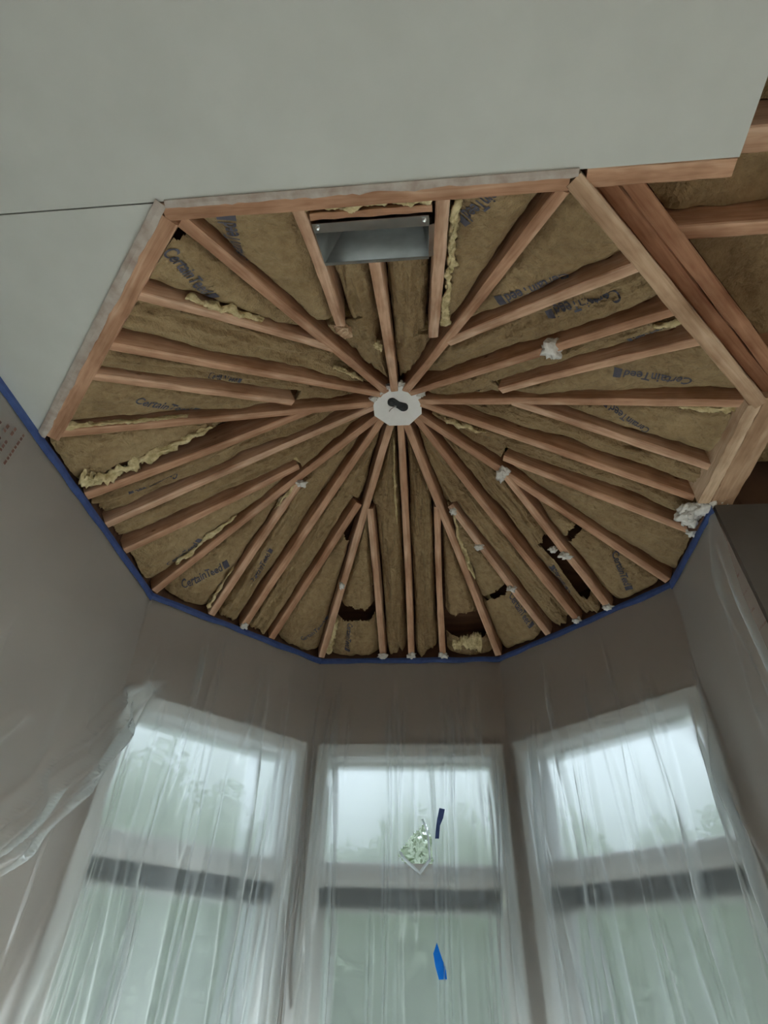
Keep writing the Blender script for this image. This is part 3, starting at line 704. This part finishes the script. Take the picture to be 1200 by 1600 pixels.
for (f, k, a, b_) in TEXTS:
    L = math.hypot(b_[0] - a[0], b_[1] - a[1]); er = ((b_[0] - a[0]) / L, (b_[1] - a[1]) / L)
    # seen from below the in-surface "up" direction of the lettering
    upv = (-er[1], er[0]); upv = (er[1], -er[0])
    Lt = L * .86; sc_ = Lt / tw; ys = sc_ * (2.0 if f == 'AB' else 1.5)
    V = []
    segs = [(tv, tf)]
    # solid printed bar after the word
    bx = np.array([(x, y, 0) for x in np.linspace(tw * 1.04, tw * 1.16, 3) for y in (-.05, .32, .70)])
    bf = [(i * 3 + j, (i + 1) * 3 + j, (i + 1) * 3 + j + 1, i * 3 + j + 1) for i in range(2) for j in range(2)]
    segs.append((bx, bf))
    FF = []
    for (vv, ff) in segs:
        o_ = len(V)
        for x, y, _ in vv:
            r = a[0] + er[0] * x * sc_ + upv[0] * (y - .3) * ys; t = a[1] + er[1] * x * sc_ + upv[1] * (y - .3) * ys
            V.append(fpt(f, r, t, lift(f, k, r, t) - .0032))
        FF += [tuple(i + o_ for i in q) for q in ff]
    o = mesh_obj('print', V, FF, 'print', BATT[(f, k)][1]); o['label'] = 'dark blue printed lettering'

# flat batts in the open ceiling at right
for (x0, x1, y0, y1, z, say) in ((.58, 1.95, -1.09, -.935, .19, 'in the open ceiling just right of the blocking'), (.80, 1.95, -.895, -.57, .185, 'in the open ceiling right of the three-ply beam'),
                                 (1.17, 1.95, -.53, -.03, .185, 'in the open ceiling above the right room wall'), (.79, 1.95, -1.53, -1.155, .18, 'past the drywall corner at upper right')):
    B = thing('insulation_batt', ((x0 + x1) / 2, (y0 + y1) / 2, ZC + z), 'shadowed paper-faced insulation batt ' + say, 'insulation', 'paper-faced batts in the open flat ceiling')
    nx, ny = 60, 16; V, F_ = [], []
    for i in range(nx + 1):
        for j in range(ny + 1):
            y = y0 + (y1 - y0) * j / ny; xa = max(x0, min(1.668 + y, 1.175)) if y > -1.1 else x0
            x = xa + (x1 - xa) * i / nx
            V.append((x, y, ZC + z + .022 * fr(x * 5, y * 7, z * 30) + .012 * fr(x * 15, y * 18, 3)))
    for i in range(nx):
        for j in range(ny):
            a = i * (ny + 1) + j; F_.append((a, a + ny + 1, a + ny + 2, a + 1))
    mesh_obj('paper_facing', V, F_, 'kraft', B, True)
    xf = max(x0, min(1.668 + y1, 1.175)) if y1 > -1.1 else x0
    mesh_obj('fibreglass', *box_vf(xf, x1, y0, y1, ZC + z + .04, ZC + z + .10), 'fluff', B)

# ------------------------------------------------------------------ plastic sheeting
def sheet(name, path, s_lo, s_hi, ds, dmax, pleats, folds, hole, label, seed, roll_end=0.0):
    P = np.array(path, float); seg = np.linalg.norm(np.diff(P, axis=0), axis=1); cum = np.r_[0, np.cumsum(seg)]
    S = np.arange(s_lo, s_hi + ds / 2, ds); rows = np.linspace(0, dmax, int(dmax / .011))
    fine = np.arange(-1.2, cum[-1] + 1.2, .01)
    fx = np.interp(fine, cum, P[:, 0]); fy = np.interp(fine, cum, P[:, 1])
    dirs = (P[0] - P[1]) / seg[0]; dire = (P[-1] - P[-2]) / seg[-1]
    lo = fine < 0; hi_ = fine > cum[-1]
    fx[lo] = P[0, 0] - dirs[0] * fine[lo]; fy[lo] = P[0, 1] - dirs[1] * fine[lo]
    fx[hi_] = P[-1, 0] + dire[0] * (fine[hi_] - cum[-1]); fy[hi_] = P[-1, 1] + dire[1] * (fine[hi_] - cum[-1])
    r_ = np.random.RandomState(seed); V = []
    ph = r_.uniform(0, 6.28, 12); fq = r_.uniform(6, 60, 12); kz = r_.uniform(-6, 6, 12)
    sk = np.arange(-60, 61) * .01
    for d in rows:
        sig = .008 + .20 * smooth01(.30, 1.5, d)
        ker = np.exp(-.5 * (sk / sig) ** 2); ker /= ker.sum()
        gx = np.convolve(np.pad(fx, 60, 'edge'), ker, 'valid'); gy = np.convolve(np.pad(fy, 60, 'edge'), ker, 'valid')
        ss = S + .012 * np.sin(S * 31 + ph[0] + d * 2) * smooth01(.1, .8, d)
        x = np.interp(ss, fine, gx); y = np.interp(ss, fine, gy)
        tx = np.interp(ss + .01, fine, gx) - x; ty = np.interp(ss + .01, fine, gy) - y
        l = np.hypot(tx, ty); nx_, ny_ = ty / l, -tx / l          # inward normal
        off = .006 + .024 * smooth01(.10, .40, d) + .022 * smooth01(.5, 1.6, d)
        amp = .0012 + .0045 * smooth01(.15, 1.0, d)
        w = np.zeros_like(S)
        for a_, b_, c in zip(ph, fq, kz): w += np.sin(S * b_ + a_ + c * d) / (1 + b_ / 25)
        w *= amp / 2.2
        for (s0, drift, wd, A, d0, d1) in pleats:
            e = smooth01(d0, d0 + .25, d) * (1 - smooth01(d1 - .2, d1, d))
            if e > 0: w += A * e * np.exp(-.5 * ((S - s0 - drift * d) / wd) ** 2)
        for (sa, da_, sb, db_, wd, A) in folds:
            q = (d - da_) / (db_ - da_)
            if -.05 < q < 1.05:
                e = smooth01(-.05, .15, q) * (1 - smooth01(.9, 1.05, q))
                w += A * e * np.exp(-.5 * ((S - (sa + (sb - sa) * q)) / wd) ** 2)
        o = off + np.maximum(w, -off * .7)
        V.append(np.stack([x + nx_ * o, y + ny_ * o, np.full_like(S, ZC - .004 - d)], 1))
    V = np.array(V); nr, nc = len(rows), len(S); F_ = []
    for i in range(nr - 1):
        for j in range(nc - 1):
            if hole is not None and hole(S[j], rows[i]): continue
            a = i * nc + j; F_.append((a, a + nc, a + nc + 1, a + 1))
    o = mesh_obj(name, V.reshape(-1, 3), F_, 'film', None, True); tag(o, label, 'plastic sheet'); return o
def rand_pleats(seed, a, b_, n_, A=(.008, .022)):
    r_ = random.Random(seed); out = []
    for _ in range(n_):
        d0 = r_.choice([.08, .3, .45, .6, .9]) + r_.uniform(-.05, .1); out.append((r_.uniform(a, b_), r_.uniform(-.06, .06), r_.uniform(.0035, .009), r_.uniform(*A), d0, d0 + r_.uniform(.4, 1.3)))
    return out
pL = [(-AP, -2.3), (-AP, CR['H'].y), (CR['G'].x, CR['G'].y), (.30, AP)]
sH = CR['H'].y + 2.3; sG = sH + .9113; sMid = sG + .9113 * .5
def hole_l(s, d):
    x = s - sG - .4556; z = -d      # x position on the middle wall
    poly = [(-.036, -.862), (-.010, -.825), (.030, -.775), (.056, -.742), (.078, -.80), (.082, -.885), (.044, -.930), (.0, -.897)]
    c = False; j = len(poly) - 1
    for i in range(len(poly)):
        if ((poly[i][1] > z) != (poly[j][1] > z)) and (x < (poly[j][0] - poly[i][0]) * (z - poly[i][1]) / (poly[j][1] - poly[i][1]) + poly[i][0]): c = not c
        j = i
    return c
plL = [(sH + a_, b_, .004, .036, .98, 2.2) for a_, b_ in ((.20, -.05), (.29, -.03), (.33, -.03), (.46, -.02), (.62, .0), (.9113 + .30, .0), (.9113 + .36, .01), (.9113 + .18, -.02))] + rand_pleats(11, sH + .1, sMid + .05, 60, (.012, .032)) + rand_pleats(12, sH - 1.6, sH, 10, (.006, .014)) + [(sMid + .07, .03, .006, .02, .3, 1.7), (sMid + .04, -.02, .005, .02, .35, 1.2)]
flL = [(sH + .16 - q * .03, .37 + q * .012, sH - .36 - q * .055, 1.10 + q * .01, .010 + .004 * (q % 2), .035 + .012 * (q % 3)) for q in range(5)] + [(sH + .16, .37, sH - .36, 1.10, .035, .06), (sH + .10, .5, sH - .55, 1.15, .02, .03), (sH - .30, .85, sH - .75, 1.35, .03, .04), (sH - .45, .7, sH - .85, 1.1, .02, .03), (sH + .05, .8, sH - .10, 1.75, .03, .04)]
sheet('plastic_sheet', pL, .1, sMid + .105, .0045, 1.53, plL, flL, hole_l, 'translucent plastic sheet with a torn hole, over the left wall and left window', 5)
pR = [(-.10, AP), (CR['F'].x, CR['F'].y), (CR['E'].x, CR['E'].y), (AP, -.02)]
sF = CR['F'].x + .10; sE = sF + .9113; sD = sE + CR['E'].y + .02
plR = [(a_, b_, .004, .032, d0_, 2.2) for a_, b_, d0_ in ((.30, .0, 1.0), (.37, .01, 1.0), (sF + .22, .02, 1.0), (sF + .30, .03, 1.0), (sF + .15, .02, .45), (sF + .19, .02, .45), (sF + .5, .05, .95))] + rand_pleats(21, .20, sE, 64, (.012, .030)) + [(sD - .02, .0, .012, .03, .02, 1.9), (sD - .06, -.03, .012, .025, .05, 1.9), (sF + .16, .02, .006, .02, .3, 1.7)]
sheet('plastic_sheet', pR, .19, sD - .002, .0045, 1.53, plR, [(sD - .03, .02, sD - .16, .7, .02, .03), (sE - .1, .5, sE + .2, 1.2, .03, .035)], None, 'translucent plastic sheet over the right window and right half of the middle window', 6)

# ------------------------------------------------------------------ blue masking tape along the wall tops and on the sheet
def tape_strip(P, Q, w, label, seed, inset=.010, drop=0.0):
    P, Q = Vector((P[0], P[1], 0)), Vector((Q[0], Q[1], 0)); L = (Q - P).length; t = (Q - P) / L; n = Vector((t.y, -t.x, 0)); n_ = int(L / .02); V, F_ = [], []
    for i in range(n_ + 1):
        s = L * i / n_
        wl = w * (1 + .25 * noise.noise(Vector((s * 7, seed, 0)))); tz = .004 * noise.noise(Vector((s * 9, seed, 4))) + .003
        for (o, z) in ((inset, tz), (inset + .003, tz - wl * .5), (inset, -wl + tz), (inset - .002, -wl + tz), (inset + .001, tz - wl * .5), (inset - .002, tz)):
            p = P + t * s + n * o; V.append((p.x, p.y, ZC - drop + z))
    for i in range(n_):
        for k in range(6):
            F_.append((i * 6 + k, i * 6 + (k + 1) % 6, i * 6 + 6 + (k + 1) % 6, i * 6 + 6 + k))
    F_ += [(5, 4, 3, 2, 1, 0), tuple(n_ * 6 + k for k in range(6))]
    o = mesh_obj('tape_strip', V, F_, 'tape', None); tag(o, label, 'tape', 'blue tape along the wall tops')
tape_strip((-AP, -2.2), CR['H'], .034, 'blue masking tape along the top of the left wall', 1)
tape_strip(CR['H'], CR['G'], .030, 'blue masking tape strip above the left window', 2)
tape_strip(CR['G'], CR['F'], .028, 'blue masking tape strip above the middle window', 3)
tape_strip(CR['F'], CR['E'], .028, 'blue masking tape strip above the right window', 4)
tape_strip(CR['E'], (AP, -.02), .034, 'blue masking tape strip on the short right wall under the plaster', 5)
def tape_piece(pts, y, m, label):
    """flat scrap of tape, outline in x,z on the sheet"""
    n_ = len(pts); V = [(x, y - .0 + .004 * noise.noise(Vector((x * 30, z * 30, 1))), ZC + z) for x, z in pts] + [(x, y + .003, ZC + z) for x, z in pts]
    F_ = [tuple(range(n_)), tuple(range(n_, 2 * n_))[::-1]] + [(i, n_ + i, n_ + (i + 1) % n_, (i + 1) % n_) for i in range(n_)]
    o = mesh_obj('tape_scrap', V, F_, m); tag(o, label, 'tape')
YS = AP - .066
tape_piece([(.128, -.703), (.150, -.708), (.142, -.740), (.128, -.768), (.122, -.815), (.106, -.815), (.112, -.770), (.117, -.745)], YS, 'tape', 'narrow blue tape scrap, darkened as if backlit, across the middle transom')
tape_piece([(.102, -1.148), (.112, -1.175), (.132, -1.225), (.134, -1.250), (.106, -1.252), (.094, -1.215), (.088, -1.180)], YS, 'tape_lit_through', 'kite-shaped blue tape scrap, brightened as if lit through, over the middle lower pane')

# torn rim of the hole and faint print on the sheet
SL = [o for o in bpy.data.objects if o.name == 'plastic_sheet'][0]
mr = M['film'].copy(); mr.name = 'film_rim'; M['film_rim'] = mr
for q in mr.node_tree.nodes:
    if q.type == 'MATH' and q.operation == 'POWER': q.inputs[0].default_value = .35
yr = AP - .042
tube('torn_rim', [(-.036, yr, ZC - .862), (-.018, yr - .006, ZC - .885), (.0, yr - .008, ZC - .899), (.022, yr - .010, ZC - .917), (.044, yr - .012, ZC - .932), (.066, yr - .010, ZC - .905), (.083, yr - .006, ZC - .885)], .006, 'film_rim', SL)
tube('torn_rim', [(.083, yr - .006, ZC - .885), (.081, yr - .004, ZC - .84), (.078, yr, ZC - .80), (.066, yr, ZC - .765), (.056, yr, ZC - .74)], .004, 'film_rim', SL)
M['faint_print'] = simple_mat('faint_red_print', (.16, .085, .07), (.24, .13, .11), 40, .8, 0)
def print_marks(P, t, n, cols, name='print'):
    V, F_ = [], []; r_ = random.Random(4)
    for (s0, z0, z1, w) in cols:
        z = z0
        while z > z1:
            h = r_.uniform(.006, .016)
            if r_.random() < .8:
                q = len(V)
                for (a, b_) in ((s0, z), (s0 + w, z), (s0 + w, z - h), (s0, z - h)):
                    p = P + t * a + n * .012; V.append((p.x, p.y, ZC + b_))
                F_.append((q, q + 1, q + 2, q + 3))
            z -= h + .005
    o = mesh_obj(name, V, F_, 'faint_print', SL); o['label'] = 'faint reddish printed marks'; o['kind'] = 'stuff'
print_marks(Vector((-AP, 0, 0)), Vector((0, 1, 0)), Vector((1, 0, 0)), [(-.60, -.10, -.24, .008), (-.575, -.085, -.22, .010), (-.55, -.07, -.20, .009), (-.515, -.06, -.19, .008)])
tG = (CR['G'] - CR['H']).normalized(); nG = Vector((tG.y, -tG.x, 0))
print_marks(CR['H'], tG, nG, [(.69, -.22, -.39, .014), (.35, -.25, -.38, .006)])
